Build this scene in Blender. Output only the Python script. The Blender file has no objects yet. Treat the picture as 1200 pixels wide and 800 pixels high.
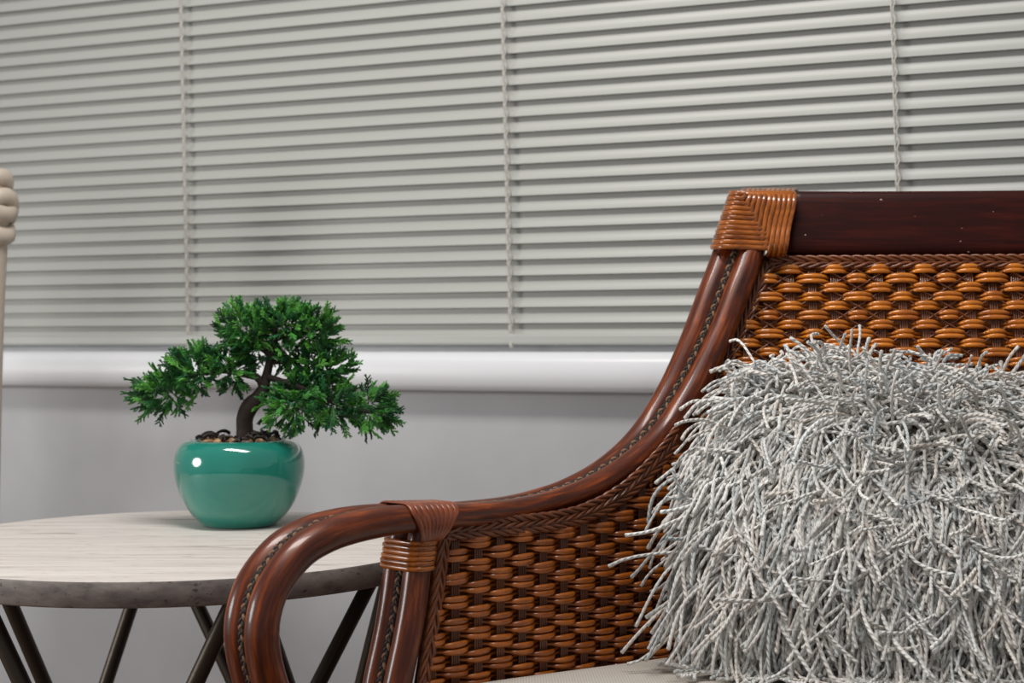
import bpy, bmesh, math, random
import numpy as np
from mathutils import Matrix, Vector

random.seed(7)
rng = np.random.default_rng(7)
scene = bpy.context.scene
COL = scene.collection

# ------------------------------------------------------------------ camera, world, lights, exposure
F, HZ, CAMZ = 1676.0, 408.0, 0.776          # focal length in px, horizon row, camera height (m)
cam_d = bpy.data.cameras.new('camera')
cam = bpy.data.objects.new('camera', cam_d)
COL.objects.link(cam)
cam_d.sensor_width = 36.0
cam_d.lens = F * 36.0 / 1200.0
cam.location = (0, 0, CAMZ)
cam.rotation_euler = (math.radians(90) + math.atan((HZ - 400) / F), 0, 0)
cam_d.dof.use_dof = True
cam_d.dof.focus_distance = 1.5
cam_d.dof.aperture_fstop = 7.0
cam_d.clip_start = 0.05
scene.camera = cam

world = bpy.data.worlds.new('world')
scene.world = world
world.use_nodes = True
bg = world.node_tree.nodes['Background']
bg.inputs[0].default_value = (0.95, 0.97, 1.0, 1)
bg.inputs[1].default_value = 0.17


def area_light(name, loc, target, sx, sy, power, color, shape='RECTANGLE'):
    d = bpy.data.lights.new(name, 'AREA')
    d.shape = shape
    d.size, d.size_y, d.energy, d.color = sx, sy, power, color
    o = bpy.data.objects.new(name, d)
    COL.objects.link(o)
    o.location = loc
    o.rotation_euler = (Vector(target) - Vector(loc)).to_track_quat('-Z', 'Y').to_euler()
    return o


# the two lights the pot's glaze mirrors: a long one overhead and a rounded one out to the left
area_light('ceiling_lamp_offscreen', (-0.28, 1.05, 2.55), (-0.1, 1.4, 0.4), 1.3, 0.35, 20, (1.0, 0.97, 0.93))
area_light('window_left_offscreen', (-2.6, 0.95, 1.0), (0.2, 1.35, 0.65), 0.8, 0.8, 15, (1.0, 0.98, 0.96), 'ELLIPSE')

scene.view_settings.view_transform = 'Standard'
scene.view_settings.look = 'None'
scene.view_settings.gamma = 1.0
scene.view_settings.use_curve_mapping = False
scene.view_settings.exposure = 0.78

# ------------------------------------------------------------------ helpers


def P(px, py, D):
    """photo pixel + distance along the view axis -> world point"""
    return np.array([(px - 600) / F * D, D, CAMZ - (py - HZ) / F * D])


def nrm(v):
    v = np.asarray(v, float)
    return v / (np.linalg.norm(v) + 1e-12)


def srgb(r, g, b):
    def f(c):
        c /= 255.0
        return c / 12.92 if c <= 0.04045 else ((c + 0.055) / 1.055) ** 2.4
    return (f(r), f(g), f(b), 1.0)


def smooth_path(pts, n):
    """Catmull-Rom resample of rows (any number of columns) to n rows"""
    pts = np.asarray(pts, float)
    d = np.r_[0, np.cumsum(np.linalg.norm(np.diff(pts[:, :3], axis=0), axis=1))]
    d = np.maximum.accumulate(d + np.arange(len(d)) * 1e-9)
    m = np.gradient(pts, d, axis=0)
    t = np.linspace(0, d[-1], n)
    i = np.clip(np.searchsorted(d, t, side='right') - 1, 0, len(d) - 2)
    h = (d[i + 1] - d[i])
    u = ((t - d[i]) / h)[:, None]
    h = h[:, None]
    return ((2 * u**3 - 3 * u**2 + 1) * pts[i] + (u**3 - 2 * u**2 + u) * h * m[i]
            + (-2 * u**3 + 3 * u**2) * pts[i + 1] + (u**3 - u**2) * h * m[i + 1])


def tangents(path, closed=False):
    if closed:
        t = np.roll(path, -1, 0) - np.roll(path, 1, 0)
    else:
        t = np.gradient(path, axis=0)
    return t / (np.linalg.norm(t, axis=1, keepdims=True) + 1e-12)


def frames(path, up=None, closed=False):
    T = tangents(path, closed)
    n = len(path)
    A = np.zeros_like(path)
    if up is not None:
        up = np.asarray(up, float)
        U = np.broadcast_to(up, path.shape) if up.ndim == 1 else up
        A = U - (U * T).sum(1, keepdims=True) * T
        A /= np.linalg.norm(A, axis=1, keepdims=True) + 1e-12
    else:
        a = np.array([0, 0, 1.0]) if abs(T[0][2]) < 0.9 else np.array([1.0, 0, 0])
        a = nrm(a - a.dot(T[0]) * T[0])
        for i in range(n):
            a = nrm(a - a.dot(T[i]) * T[i])
            A[i] = a
    return T, A, np.cross(T, A)


class MB:
    """collects quads; build() makes one mesh object"""

    def __init__(self):
        self.v, self.q, self.uv, self.c, self.m, self.n = [], [], [], [], [], 0

    def add(self, v, q, uv=None, col=None, mat=0):
        v = np.asarray(v, float)
        q = np.asarray(q, int)
        self.v.append(v)
        self.q.append(q + self.n)
        self.uv.append(np.zeros((len(q) * 4, 2)) if uv is None else uv)
        self.c.append(np.tile(np.array(col if col is not None else (1, 1, 1), float), (len(v), 1)))
        self.m.append(np.full(len(q), mat))
        self.n += len(v)

    def sweep(self, path, ra, rb=None, up=None, seg=8, closed=False, col=None, cap=True, sq=2.0, mat=0):
        """superelliptic tube: ra along 'up', rb across; radii scalar or per point"""
        path = np.asarray(path, float)
        n = len(path)
        ra = np.broadcast_to(np.asarray(ra, float), (n,)).copy()
        rb = ra.copy() if rb is None else np.broadcast_to(np.asarray(rb, float), (n,)).copy()
        if cap and not closed:                       # rounded ends
            T0 = nrm(path[0] - path[1]); T1 = nrm(path[-1] - path[-2])
            e0, e1 = min(ra[0], rb[0]), min(ra[-1], rb[-1])
            path = np.vstack([path[0] + T0 * e0 * 0.55, path[0] + T0 * e0 * 0.42, path, path[-1] + T1 * e1 * 0.42, path[-1] + T1 * e1 * 0.55])
            if up is not None and np.ndim(up) == 2:
                up = np.vstack([up[:1], up[:1], up, up[-1:], up[-1:]])
            ra = np.r_[ra[0] * 0.02, ra[0] * 0.7, ra, ra[-1] * 0.7, ra[-1] * 0.02]
            rb = np.r_[rb[0] * 0.02, rb[0] * 0.7, rb, rb[-1] * 0.7, rb[-1] * 0.02]
            n += 4
        T, A, B = frames(path, up, closed)
        ph = np.arange(seg) / seg * 2 * math.pi
        ca, sa = np.cos(ph), np.sin(ph)
        ca = np.sign(ca) * np.abs(ca) ** (2 / sq)
        sa = np.sign(sa) * np.abs(sa) ** (2 / sq)
        V = path[:, None, :] + A[:, None, :] * (ra[:, None] * ca)[:, :, None] + B[:, None, :] * (rb[:, None] * sa)[:, :, None]
        L = np.r_[0, np.cumsum(np.linalg.norm(np.diff(path, axis=0), axis=1))]
        rows = n if closed else n - 1
        i, j = np.meshgrid(np.arange(rows), np.arange(seg), indexing='ij')
        i2, j2 = (i + 1) % n, (j + 1) % seg
        q = np.stack([i * seg + j, i2 * seg + j, i2 * seg + j2, i * seg + j2], -1).reshape(-1, 4)
        Lx = np.r_[L, L[-1] + np.linalg.norm(path[0] - path[-1])]
        uv = np.stack([np.stack([Lx[i], j / seg], -1), np.stack([Lx[i + 1], j / seg], -1),
                       np.stack([Lx[i + 1], (j + 1) / seg], -1), np.stack([Lx[i], (j + 1) / seg], -1)], 2).reshape(-1, 2)
        self.add(V.reshape(-1, 3), q, uv, col, mat)
        return self

    def lathe(self, prof, seg=64, centre=(0, 0, 0), col=None, mat=0):
        prof = np.asarray(prof, float)
        n = len(prof)
        ph = np.arange(seg) / seg * 2 * math.pi
        V = np.stack([prof[:, None, 0] * np.cos(ph), prof[:, None, 0] * np.sin(ph), np.repeat(prof[:, 1:2], seg, 1)], -1) + np.asarray(centre)
        i, j = np.meshgrid(np.arange(n - 1), np.arange(seg), indexing='ij')
        j2 = (j + 1) % seg
        q = np.stack([i * seg + j, i * seg + j2, (i + 1) * seg + j2, (i + 1) * seg + j], -1).reshape(-1, 4)
        self.add(V.reshape(-1, 3), q, None, col, mat)
        return self

    def grid(self, V, col=None, mat=0):
        """V: (n,m,3)"""
        n, m = V.shape[:2]
        i, j = np.meshgrid(np.arange(n - 1), np.arange(m - 1), indexing='ij')
        q = np.stack([i * m + j, (i + 1) * m + j, (i + 1) * m + j + 1, i * m + j + 1], -1).reshape(-1, 4)
        uv = np.stack([np.stack([i, j], -1), np.stack([i + 1, j], -1), np.stack([i + 1, j + 1], -1), np.stack([i, j + 1], -1)], 2).reshape(-1, 2) / max(n, m)
        self.add(V.reshape(-1, 3), q, uv, col, mat)
        return self

    def build(self, name, mat, parent=None, smooth=True, colors=False):
        V = np.vstack(self.v); Q = np.vstack(self.q); UV = np.vstack(self.uv)
        me = bpy.data.meshes.new(name)
        me.vertices.add(len(V)); me.loops.add(len(Q) * 4); me.polygons.add(len(Q))
        me.vertices.foreach_set('co', V.ravel())
        me.loops.foreach_set('vertex_index', Q.ravel().astype(np.int32))
        me.polygons.foreach_set('loop_start', (np.arange(len(Q)) * 4).astype(np.int32))
        me.polygons.foreach_set('material_index', np.concatenate(self.m).astype(np.int32))
        me.update(calc_edges=True)
        me.polygons.foreach_set('use_smooth', np.full(len(Q), smooth))
        uvl = me.uv_layers.new(name='UVMap')
        uvl.data.foreach_set('uv', UV.ravel())
        if colors:
            ca = me.color_attributes.new('Col', 'FLOAT_COLOR', 'POINT')
            C = np.hstack([np.vstack(self.c), np.ones((len(V), 1))])
            ca.data.foreach_set('color', C.ravel())
        for m in (mat if isinstance(mat, (list, tuple)) else [mat]):
            me.materials.append(m)
        me.validate()
        o = bpy.data.objects.new(name, me)
        COL.objects.link(o)
        if parent is not None:
            o.parent = parent
        return o


def box(name, lo, hi, mat, parent=None, bevel=0.0, segs=2):
    bm = bmesh.new()
    bmesh.ops.create_cube(bm, size=1.0)
    lo, hi = Vector(lo), Vector(hi)
    for v in bm.verts:
        v.co = Vector([(lo[k] + hi[k]) / 2 + v.co[k] * (hi[k] - lo[k]) for k in range(3)])
    if bevel > 0:
        bmesh.ops.bevel(bm, geom=bm.edges[:], offset=bevel, segments=segs, affect='EDGES', profile=0.5)
    me = bpy.data.meshes.new(name)
    bm.to_mesh(me); bm.free()
    me.materials.append(mat)
    o = bpy.data.objects.new(name, me)
    COL.objects.link(o)
    o.parent = parent
    return o


def empty(name, loc=(0, 0, 0), rz=0.0):
    o = bpy.data.objects.new(name, None)
    COL.objects.link(o)
    o.location = loc
    o.rotation_euler = (0, 0, rz)
    o.empty_display_size = 0.1
    return o


def tag(o, label=None, cat=None, group=None, kind=None):
    for k, v in (('label', label), ('category', cat), ('group', group), ('kind', kind)):
        if v:
            o[k] = v
    return o


# ------------------------------------------------------------------ materials


class NT:
    def __init__(self, name):
        self.mat = bpy.data.materials.new(name)
        self.mat.use_nodes = True
        self.t = self.mat.node_tree
        self.b = self.t.nodes['Principled BSDF']

    def n(self, typ, **kw):
        nd = self.t.nodes.new(typ)
        for k, v in kw.items():
            setattr(nd, k, v)
        return nd

    def l(self, a, b):
        self.t.links.new(a, b)

    def set(self, **kw):
        for k, v in kw.items():
            self.b.inputs[k.replace('_', ' ')].default_value = v

    def coords(self, kind='Object', scale=(1, 1, 1)):
        tc = self.n('ShaderNodeTexCoord')
        mp = self.n('ShaderNodeMapping')
        mp.inputs['Scale'].default_value = scale
        self.l(tc.outputs[kind], mp.inputs[0])
        return mp.outputs[0]

    def noise(self, vec, scale, detail=3, rough=0.5):
        nd = self.n('ShaderNodeTexNoise')
        nd.inputs['Scale'].default_value = scale
        nd.inputs['Detail'].default_value = detail
        nd.inputs['Roughness'].default_value = rough
        self.l(vec, nd.inputs['Vector'])
        return nd.outputs[0]

    def ramp(self, fac, stops):
        nd = self.n('ShaderNodeValToRGB')
        el = nd.color_ramp.elements
        while len(el) < len(stops):
            el.new(0.5)
        for e, (p, c) in zip(el, stops):
            e.position = p
            e.color = c
        self.l(fac, nd.inputs[0])
        return nd.outputs[0]

    def mix(self, fac, a, b, blend='MIX'):
        nd = self.n('ShaderNodeMix', data_type='RGBA', blend_type=blend)
        for s, v in ((nd.inputs[0], fac), (nd.inputs[6], a), (nd.inputs[7], b)):
            if hasattr(v, 'default_value') or hasattr(v, 'links'):
                self.l(v, s)
            else:
                s.default_value = v
        return nd.outputs[2]

    def bump(self, h, strength=0.2, dist=0.001):
        nd = self.n('ShaderNodeBump')
        nd.inputs['Strength'].default_value = strength
        nd.inputs['Distance'].default_value = dist
        self.l(h, nd.inputs['Height'])
        self.l(nd.outputs[0], self.b.inputs['Normal'])
        return nd

    def color(self, c):
        if hasattr(c, 'links'):
            self.l(c, self.b.inputs['Base Color'])
        else:
            self.b.inputs['Base Color'].default_value = c


def m_plain(name, c, rough=0.6, metallic=0.0, coat=0.0, bump=0.0, bscale=200.0):
    k = NT(name)
    k.color(c)
    k.set(Roughness=rough, Metallic=metallic)
    k.b.inputs['Coat Weight'].default_value = coat
    k.b.inputs['Coat Roughness'].default_value = 0.12
    if bump:
        k.bump(k.noise(k.coords(), bscale), bump, 0.002)
    return k.mat


def m_wood(name, dark, mid, light, rough=0.3, coat=0.5, su=6.0, sv=5.0, specks=0.0):
    """varnished wood or cane; grain runs along U of the swept shape"""
    k = NT(name)
    v = k.coords('UV', (su, sv, 1))
    n1 = k.noise(v, 3.0, 5, 0.6)
    c = k.ramp(n1, [(0.28, dark), (0.5, mid), (0.75, light)])
    n2 = k.noise(k.coords('Object'), 14.0, 2)
    c = k.mix(k.ramp(n2, [(0.35, (0, 0, 0, 1)), (0.7, (0.6, 0.6, 0.6, 1))]), c, mid)
    if specks:
        sp = k.noise(k.coords('Object', (40, 40, 60)), 3.2, 1)
        c = k.mix(k.ramp(sp, [(0.775, (0, 0, 0, 1)), (0.80, (1, 1, 1, 1))]), c, srgb(200, 175, 160))
    k.color(c)
    k.set(Roughness=rough)
    k.b.inputs['Coat Weight'].default_value = coat
    k.b.inputs['Coat Roughness'].default_value = 0.08
    k.bump(n1, 0.12, 0.001)
    return k.mat


def m_cane(name, dark, light, rough=0.28, coat=0.6):
    """split cane; slight colour change from strand to strand and along it"""
    k = NT(name)
    oi = k.n('ShaderNodeObjectInfo')
    v = k.coords('UV', (60, 3, 1))
    n1 = k.noise(v, 1.0, 4, 0.6)
    add = k.n('ShaderNodeMath', operation='ADD')
    mul = k.n('ShaderNodeMath', operation='MULTIPLY')
    k.l(oi.outputs['Random'], mul.inputs[0]); mul.inputs[1].default_value = 0.22
    k.l(n1, add.inputs[0]); k.l(mul.outputs[0], add.inputs[1])
    k.color(k.ramp(add.outputs[0], [(0.35, dark), (0.8, light)]))
    k.set(Roughness=rough)
    k.b.inputs['Coat Weight'].default_value = coat
    k.b.inputs['Coat Roughness'].default_value = 0.12
    k.bump(n1, 0.12, 0.0006)
    return k.mat


M = {}
M['pole'] = m_wood('varnished_rattan_pole', srgb(34, 12, 6), srgb(92, 37, 12), srgb(176, 84, 24), rough=0.36, coat=0.3)
M['pole'].node_tree.nodes['Principled BSDF'].inputs['Specular IOR Level'].default_value = 0.35
M['rail'] = m_wood('dark_mahogany_rail', srgb(26, 4, 2), srgb(50, 11, 5), srgb(82, 24, 9), rough=0.42, coat=0.04, su=3, sv=14, specks=1)
M['rail'].node_tree.nodes['Principled BSDF'].inputs['Specular IOR Level'].default_value = 0.2
M['weave'] = m_cane('golden_split_cane', srgb(158, 78, 10), srgb(224, 132, 22), rough=0.25, coat=0.8)
M['weave_arm'] = m_cane('brown_split_cane', srgb(126, 60, 12), srgb(190, 104, 26), rough=0.34, coat=0.5)
M['stake'] = m_cane('dark_reed', srgb(74, 36, 18), srgb(134, 80, 48), rough=0.4, coat=0.25)
M['binding'] = m_cane('binding_cane', srgb(92, 38, 8), srgb(194, 108, 30), rough=0.25, coat=0.6)
M['binding_red'] = m_cane('binding_cane_red', srgb(104, 46, 24), srgb(152, 76, 40), rough=0.34, coat=0.4)
M['trim'] = m_cane('trim_reed', srgb(70, 32, 14), srgb(130, 70, 32), rough=0.35, coat=0.3)
M['cord_dark'] = m_plain('cord_dark', srgb(34, 22, 16), 0.6)
M['cord_tan'] = m_plain('cord_tan', srgb(126, 94, 66), 0.6)
M['liner'] = m_plain('back_facing_cane', srgb(112, 60, 28), 0.6)

# painted wall
k = NT('grey_wall_paint')
n1 = k.noise(k.coords('Object'), 5.0, 3)
k.color(k.ramp(n1, [(0.3, srgb(182, 182, 185)), (0.7, srgb(193, 193, 196))]))
k.set(Roughness=0.42)
k.bump(k.noise(k.coords('Object'), 26.0, 2), 0.08, 0.004)
M['wall'] = k.mat
M['sill'] = m_plain('white_sill', srgb(236, 237, 240), 0.3)
M['slat'] = m_plain('blind_slat_enamel', srgb(181, 182, 177), 0.38, bump=0.03, bscale=9.0)
M['cord'] = m_plain('blind_cord', srgb(205, 202, 194), 0.8)
M['floor'] = m_wood('floor_board', srgb(70, 52, 40), srgb(104, 80, 62), srgb(130, 104, 84), rough=0.45, coat=0.0)
k = NT('window_glass')
k.color((0.9, 0.95, 0.95, 1)); k.set(Roughness=0.02)
k.b.inputs['Transmission Weight'].default_value = 1.0
M['glass'] = k.mat

# pot glaze
k = NT('teal_glaze')
n1 = k.noise(k.coords('Object'), 9.0, 3)
k.color(k.ramp(n1, [(0.3, srgb(26, 122, 108)), (0.7, srgb(42, 140, 122))]))
k.set(Roughness=0.12)
k.b.inputs['Coat Weight'].default_value = 0.8
k.b.inputs['Coat Roughness'].default_value = 0.03
M['glaze'] = k.mat
M['soil'] = m_plain('soil', srgb(40, 28, 22), 0.9, bump=0.6, bscale=160)
k = NT('pebble')
oi = k.n('ShaderNodeObjectInfo')
k.color(k.ramp(oi.outputs['Random'], [(0.0, srgb(150, 104, 66)), (0.5, srgb(186, 150, 112)), (1.0, srgb(120, 112, 108))]))
k.set(Roughness=0.4)
M['pebble'] = k.mat
M['chip'] = m_plain('bark_chip', srgb(36, 24, 20), 0.55)
M['bark'] = m_plain('trunk_bark', srgb(46, 34, 28), 0.75, bump=0.8, bscale=110)
k = NT('juniper_green')
at = k.n('ShaderNodeAttribute', attribute_name='Col')
k.color(at.outputs['Color'])
k.set(Roughness=0.45)
k.b.inputs['Subsurface Weight'].default_value = 0.0
M['leaf'] = k.mat

# table
k = NT('pale_travertine_top')
v = k.coords('Object', (3.0, 52.0, 10.0))
n1 = k.noise(v, 1.6, 6, 0.65)
c = k.ramp(n1, [(0.3, srgb(196, 186, 180)), (0.5, srgb(214, 206, 200)), (0.72, srgb(226, 220, 214))])
n2 = k.noise(k.coords('Object', (14.0, 70.0, 10.0)), 2.6, 3, 0.6)
c = k.mix(k.ramp(n2, [(0.58, (0, 0, 0, 1)), (0.72, (0.5, 0.5, 0.5, 1))]), c, srgb(150, 136, 126))
n3 = k.noise(k.coords('Object', (5.0, 46.0, 1.0)), 1.1, 2, 0.5)
c = k.mix(k.ramp(n3, [(0.69, (0, 0, 0, 1)), (0.72, (0.6, 0.6, 0.6, 1))]), c, srgb(128, 112, 104))
k.color(c)
k.set(Roughness=0.62)
k.bump(n1, 0.08, 0.001)
M['table_top'] = k.mat
k = NT('table_edge_stone')
n1 = k.noise(k.coords('Object', (1, 1, 2.2)), 34.0, 6, 0.65)
c = k.ramp(n1, [(0.3, srgb(104, 96, 92)), (0.52, srgb(140, 131, 126)), (0.75, srgb(164, 154, 147))])
n2 = k.noise(k.coords('Object', (1, 1, 1.6)), 130.0, 2)
c = k.mix(k.ramp(n2, [(0.66, (0, 0, 0, 1)), (0.72, (0.8, 0.8, 0.8, 1))]), c, srgb(70, 60, 56))
k.color(c)
k.set(Roughness=0.55)
k.bump(n1, 0.2, 0.001)
M['table_edge'] = k.mat
M['table_leg'] = m_plain('bronze_tube', srgb(74, 66, 58), 0.42, metallic=0.75, bump=0.1, bscale=320)

# fabrics
k = NT('canvas_seat')
wv = k.n('ShaderNodeTexWave', wave_type='BANDS', bands_direction='X')
wv.inputs['Scale'].default_value = 110
wv.inputs['Distortion'].default_value = 0.6
k.l(k.coords('Object'), wv.inputs['Vector'])
k.color(k.ramp(wv.outputs[1], [(0.0, srgb(180, 172, 163)), (1.0, srgb(196, 189, 180))]))
k.set(Roughness=0.9)
k.bump(wv.outputs[1], 0.25, 0.0006)
M['canvas'] = k.mat
k = NT('yarn')
at = k.n('ShaderNodeAttribute', attribute_name='Col')
tc = k.n('ShaderNodeTexCoord')
sp = k.n('ShaderNodeSeparateXYZ')
k.l(tc.outputs['UV'], sp.inputs[0])
m1 = k.n('ShaderNodeMath', operation='MULTIPLY'); m1.inputs[1].default_value = 900.0
m2 = k.n('ShaderNodeMath', operation='MULTIPLY'); m2.inputs[1].default_value = 4 * math.pi
ad = k.n('ShaderNodeMath', operation='ADD')
sn = k.n('ShaderNodeMath', operation='SINE')
k.l(sp.outputs[0], m1.inputs[0]); k.l(sp.outputs[1], m2.inputs[0])
k.l(m1.outputs[0], ad.inputs[0]); k.l(m2.outputs[0], ad.inputs[1]); k.l(ad.outputs[0], sn.inputs[0])
k.color(at.outputs['Color'])
k.set(Roughness=0.75)
k.bump(sn.outputs[0], 0.8, 0.0008)
M['yarn'] = k.mat
M['pillow_core'] = m_plain('pillow_backing', srgb(176, 171, 164), 0.9)
M['cream'] = m_plain('cream_paint', srgb(206, 192, 176), 0.5, bump=0.3, bscale=60)

# ------------------------------------------------------------------ the setting
WD, WA = 2.30, math.atan2(0.3631, 0.9317)        # window wall: distance on the axis, turn to the view
WROT = -WA
WORG = np.array([0, WD, 0.0])
wt = np.array([math.cos(WA), -math.sin(WA), 0])
wn = np.array([math.sin(WA), math.cos(WA), 0])   # away from the room


def wall_s(px):
    kx = (px - 600) / F
    return WD * kx / (math.cos(WA) + math.sin(WA) * kx)


def place(o):
    o.location = WORG
    o.rotation_euler = (0, 0, WROT)
    return o


floor = box('floor', (-3.2, -2.6, -0.05), (3.2, 4.2, 0.0), M['floor'])
tag(floor, kind='structure')

wl, wr, w0, w1 = -1.62, 1.62, 0.706, 2.05         # window opening in wall coordinates
bm = bmesh.new()


def bm_box(bm, lo, hi):
    r = bmesh.ops.create_cube(bm, size=1.0)
    for v in r['verts']:
        v.co = Vector([(lo[k] + hi[k]) / 2 + v.co[k] * (hi[k] - lo[k]) for k in range(3)])


for lo, hi in (((-2.6, 0, 0.0), (2.6, 0.16, w0)), ((-2.6, 0, w1), (2.6, 0.16, 2.6)),
               ((-2.6, 0, w0), (wl, 0.16, w1)), ((wr, 0, w0), (2.6, 0.16, w1))):
    bm_box(bm, lo, hi)
me = bpy.data.meshes.new('wall_window')
bm.to_mesh(me); bm.free()
me.materials.append(M['wall'])
wall = place(bpy.data.objects.new('wall_window', me))
COL.objects.link(wall)
tag(wall, kind='structure')

# sill with a rounded nose, swept along the wall
prof = [(-0.030, 0.709), (-0.036, 0.716), (-0.038, 0.735), (-0.036, 0.754), (-0.028, 0.766), (-0.014, 0.7705), (0.075, 0.7705), (0.075, 0.707), (-0.026, 0.707), (-0.030, 0.709)]
mb = MB()
mb.grid(np.array([[(x, y, z) for (y, z) in prof] for x in (wl - 0.06, wr + 0.06)]))
sill = place(mb.build('trim_1', M['sill']))
tag(sill, kind='structure')

win = box('window_1', (wl, 0.048, 0.7705), (wr, 0.13, 0.7905), M['sill'])
place(win); tag(win, kind='structure')
for lo, hi in (((wl, 0.085, w1 - 0.05), (wr, 0.13, w1)), ((wl, 0.085, 0.7905), (wl + 0.05, 0.13, w1 - 0.05)),
               ((wr - 0.05, 0.085, 0.7905), (wr, 0.13, w1 - 0.05)), ((-0.03, 0.085, 0.7905), (0.03, 0.13, w1 - 0.05))):
    box('window_frame', lo, hi, M['sill'], win)
for a, b in ((wl + 0.05, -0.03), (0.03, wr - 0.05)):
    box('pane', (a, 0.105, 0.7905), (b, 0.111, w1 - 0.05), M['glass'], win)

# venetian blind
PITCH, SW = 0.0257, 0.0292
blind = place(empty('venetian_blind'))
tag(blind, 'closed pale grey venetian blind covering the window behind the table and armchair', 'blind')
BX0, BX1, BY = -1.57, 1.57, 0.016
th = np.linspace(-1, 1, 7)
sec_f = np.stack([0.0030 * (1 - th**2), th * SW / 2], -1)       # (y, z), hollow side towards the room
sec = np.vstack([sec_f, sec_f[::-1] + [0.0005, 0]])
sec = np.vstack([sec, sec[:1]])
slat_me = None
BLIND_Z0 = 0.7945
NSL = 48
for i in range(NSL):
    z = BLIND_Z0 + 0.0105 + i * PITCH
    if slat_me is None:
        mb = MB()
        mb.grid(np.array([[(x, y, zz) for (y, zz) in sec] for x in np.linspace(BX0, BX1, 5)]))
        o = mb.build('slat', M['slat'], blind)
        slat_me = o.data
    else:
        o = bpy.data.objects.new('slat', slat_me)
        COL.objects.link(o)
        o.parent = blind
    o.location = (random.uniform(-0.003, 0.003), BY, z)
    o.rotation_euler = (math.radians(-16 + random.uniform(-2.0, 2.0)), random.uniform(-0.0006, 0.0006), 0)
box('bottom_rail', (BX0, BY - 0.012, BLIND_Z0 - 0.013), (BX1, BY + 0.012, BLIND_Z0 + 0.005), M['slat'], blind, 0.004)
box('head_rail', (BX0, BY - 0.016, BLIND_Z0 + 0.012 + NSL * PITCH), (BX1, BY + 0.02, BLIND_Z0 + 0.042 + NSL * PITCH), M['slat'], blind, 0.003)
ztop = BLIND_Z0 + 0.012 + NSL * PITCH
for s0 in [wall_s(219) + d * 0.612 for d in (-1, 0, 1, 2, 3)]:
    zz = np.arange(BLIND_Z0 - 0.018, ztop, PITCH / 8)
    ph = (zz - BLIND_Z0) / PITCH * 2 * math.pi
    lean = s0 - 0.027 * (zz - 0.80)
    yb = BY - 0.0098 + 0.0022 * np.cos(ph)
    mb = MB()
    mb.sweep(np.stack([lean - 0.0022 + 0.0006 * np.sin(ph), yb, zz], -1), 0.0011, seg=6)
    lc = mb.build('ladder_cord', M['cord'], blind)
    mb = MB()
    mb.sweep(np.stack([lean + 0.0022 + 0.0021 * np.sin(ph + 1.0), yb - 0.0004, zz], -1), 0.0012, seg=6)
    mb.build('lift_cord', M['cord'], blind)
    # short rung loops, one below each slat
    mb = MB()
    for i in range(NSL):
        z = BLIND_Z0 + 0.0105 + i * PITCH - 0.0125
        xl = s0 - 0.027 * (z - 0.80)
        mb.sweep(np.array([[xl - 0.003, BY - 0.0085, z + 0.009], [xl + 0.003, BY - 0.0105, z + 0.004], [xl + 0.004, BY - 0.0108, z - 0.001], [xl + 0.001, BY - 0.009, z - 0.004]]), 0.0010, seg=5)
    tag(mb.build('ladder_rungs', M['cord'], lc), kind='stuff')

# ------------------------------------------------------------------ round side table
TC = np.array([(213 - 600) / F * 1.695, 1.695, 0.0])
TR, TZ, TTH = 0.308, 0.5500, 0.0265
table = tag(empty('side_table', TC), 'round side table with pale stone-look top and crossing dark metal tube legs', 'table')
mb = MB()
R, e = TR, 0.0022
mb.lathe([(0.0005, TZ), (R * 0.5, TZ), (R - e, TZ), (R - 0.0006, TZ - 0.0007)], 128, mat=0)
mb.lathe([(R - 0.0006, TZ - 0.0007), (R, TZ - e), (R, TZ - TTH + e), (R - e, TZ - TTH), (0.0005, TZ - TTH)], 128, mat=1)
top = mb.build('tabletop', [M['table_top'], M['table_edge']], table)
ROD_R = 0.0092
RODS = [(174, 114), (228, 291), (111, 159), (108, 24), (297, 233), (300, 372), (360, 264), (15, 63)]   # top and foot angle of each tube
for a0, a1 in RODS:
    a0, a1 = math.radians(a0), math.radians(a1)
    r0, r1 = 0.255, 0.245
    if a1 < a0:
        r0, r1 = r0 - 0.019, r1 - 0.019          # crossing tubes pass behind one another
    p0 = np.array([r0 * math.cos(a0), r0 * math.sin(a0), TZ - TTH])
    p1 = np.array([r1 * math.cos(a1), r1 * math.sin(a1), 0.010])
    MB().sweep(np.array([p0 + (p1 - p0) * t for t in np.linspace(0, 1, 5)]), ROD_R, seg=16, cap=False).build('leg', M['table_leg'], table)
ring = [(0.24 * math.cos(t), 0.24 * math.sin(t), 0.010) for t in np.linspace(0, 2 * math.pi, 64, endpoint=False)]
MB().sweep(np.array(ring), 0.009, seg=10, closed=True).build('base_ring', M['table_leg'], table)

# ------------------------------------------------------------------ potted bonsai
BD = 1.83
S = BD / F
BC = np.array([(281 - 600) / F * BD, BD, TZ])
bonsai = tag(empty('potted_bonsai', BC), 'small green juniper bonsai in a glossy teal ceramic pot on the round table', 'plant')
pz = lambda y: (621 - y) * S
prof = [(1, 620), (38, 620.6), (42, 620), (45.5, 617), (51.5, 611), (57.3, 604), (65, 591.5), (70.8, 577), (74.2, 564), (75.5, 553), (74.8, 541), (71.5, 531), (66.5, 525), (60.5, 521.5),
        (55, 520.6), (51.5, 522), (50, 526), (50, 534)]
pp = np.array([(r * S, pz(y), 0) for r, y in prof])
pp = smooth_path(pp[1:], 60)
MB().lathe([(0.0005, pz(620.6))] + [(a, b) for a, b, _ in pp], 96).build('pot', M['glaze'], bonsai)
soil_z = pz(527)
mb = MB()
mb.lathe([(50.5 * S, soil_z - 0.002), (40 * S, soil_z + 0.002), (20 * S, soil_z + 0.004), (0.0005, soil_z + 0.005)], 40)
mb.build('soil', M['soil'], bonsai)


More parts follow.
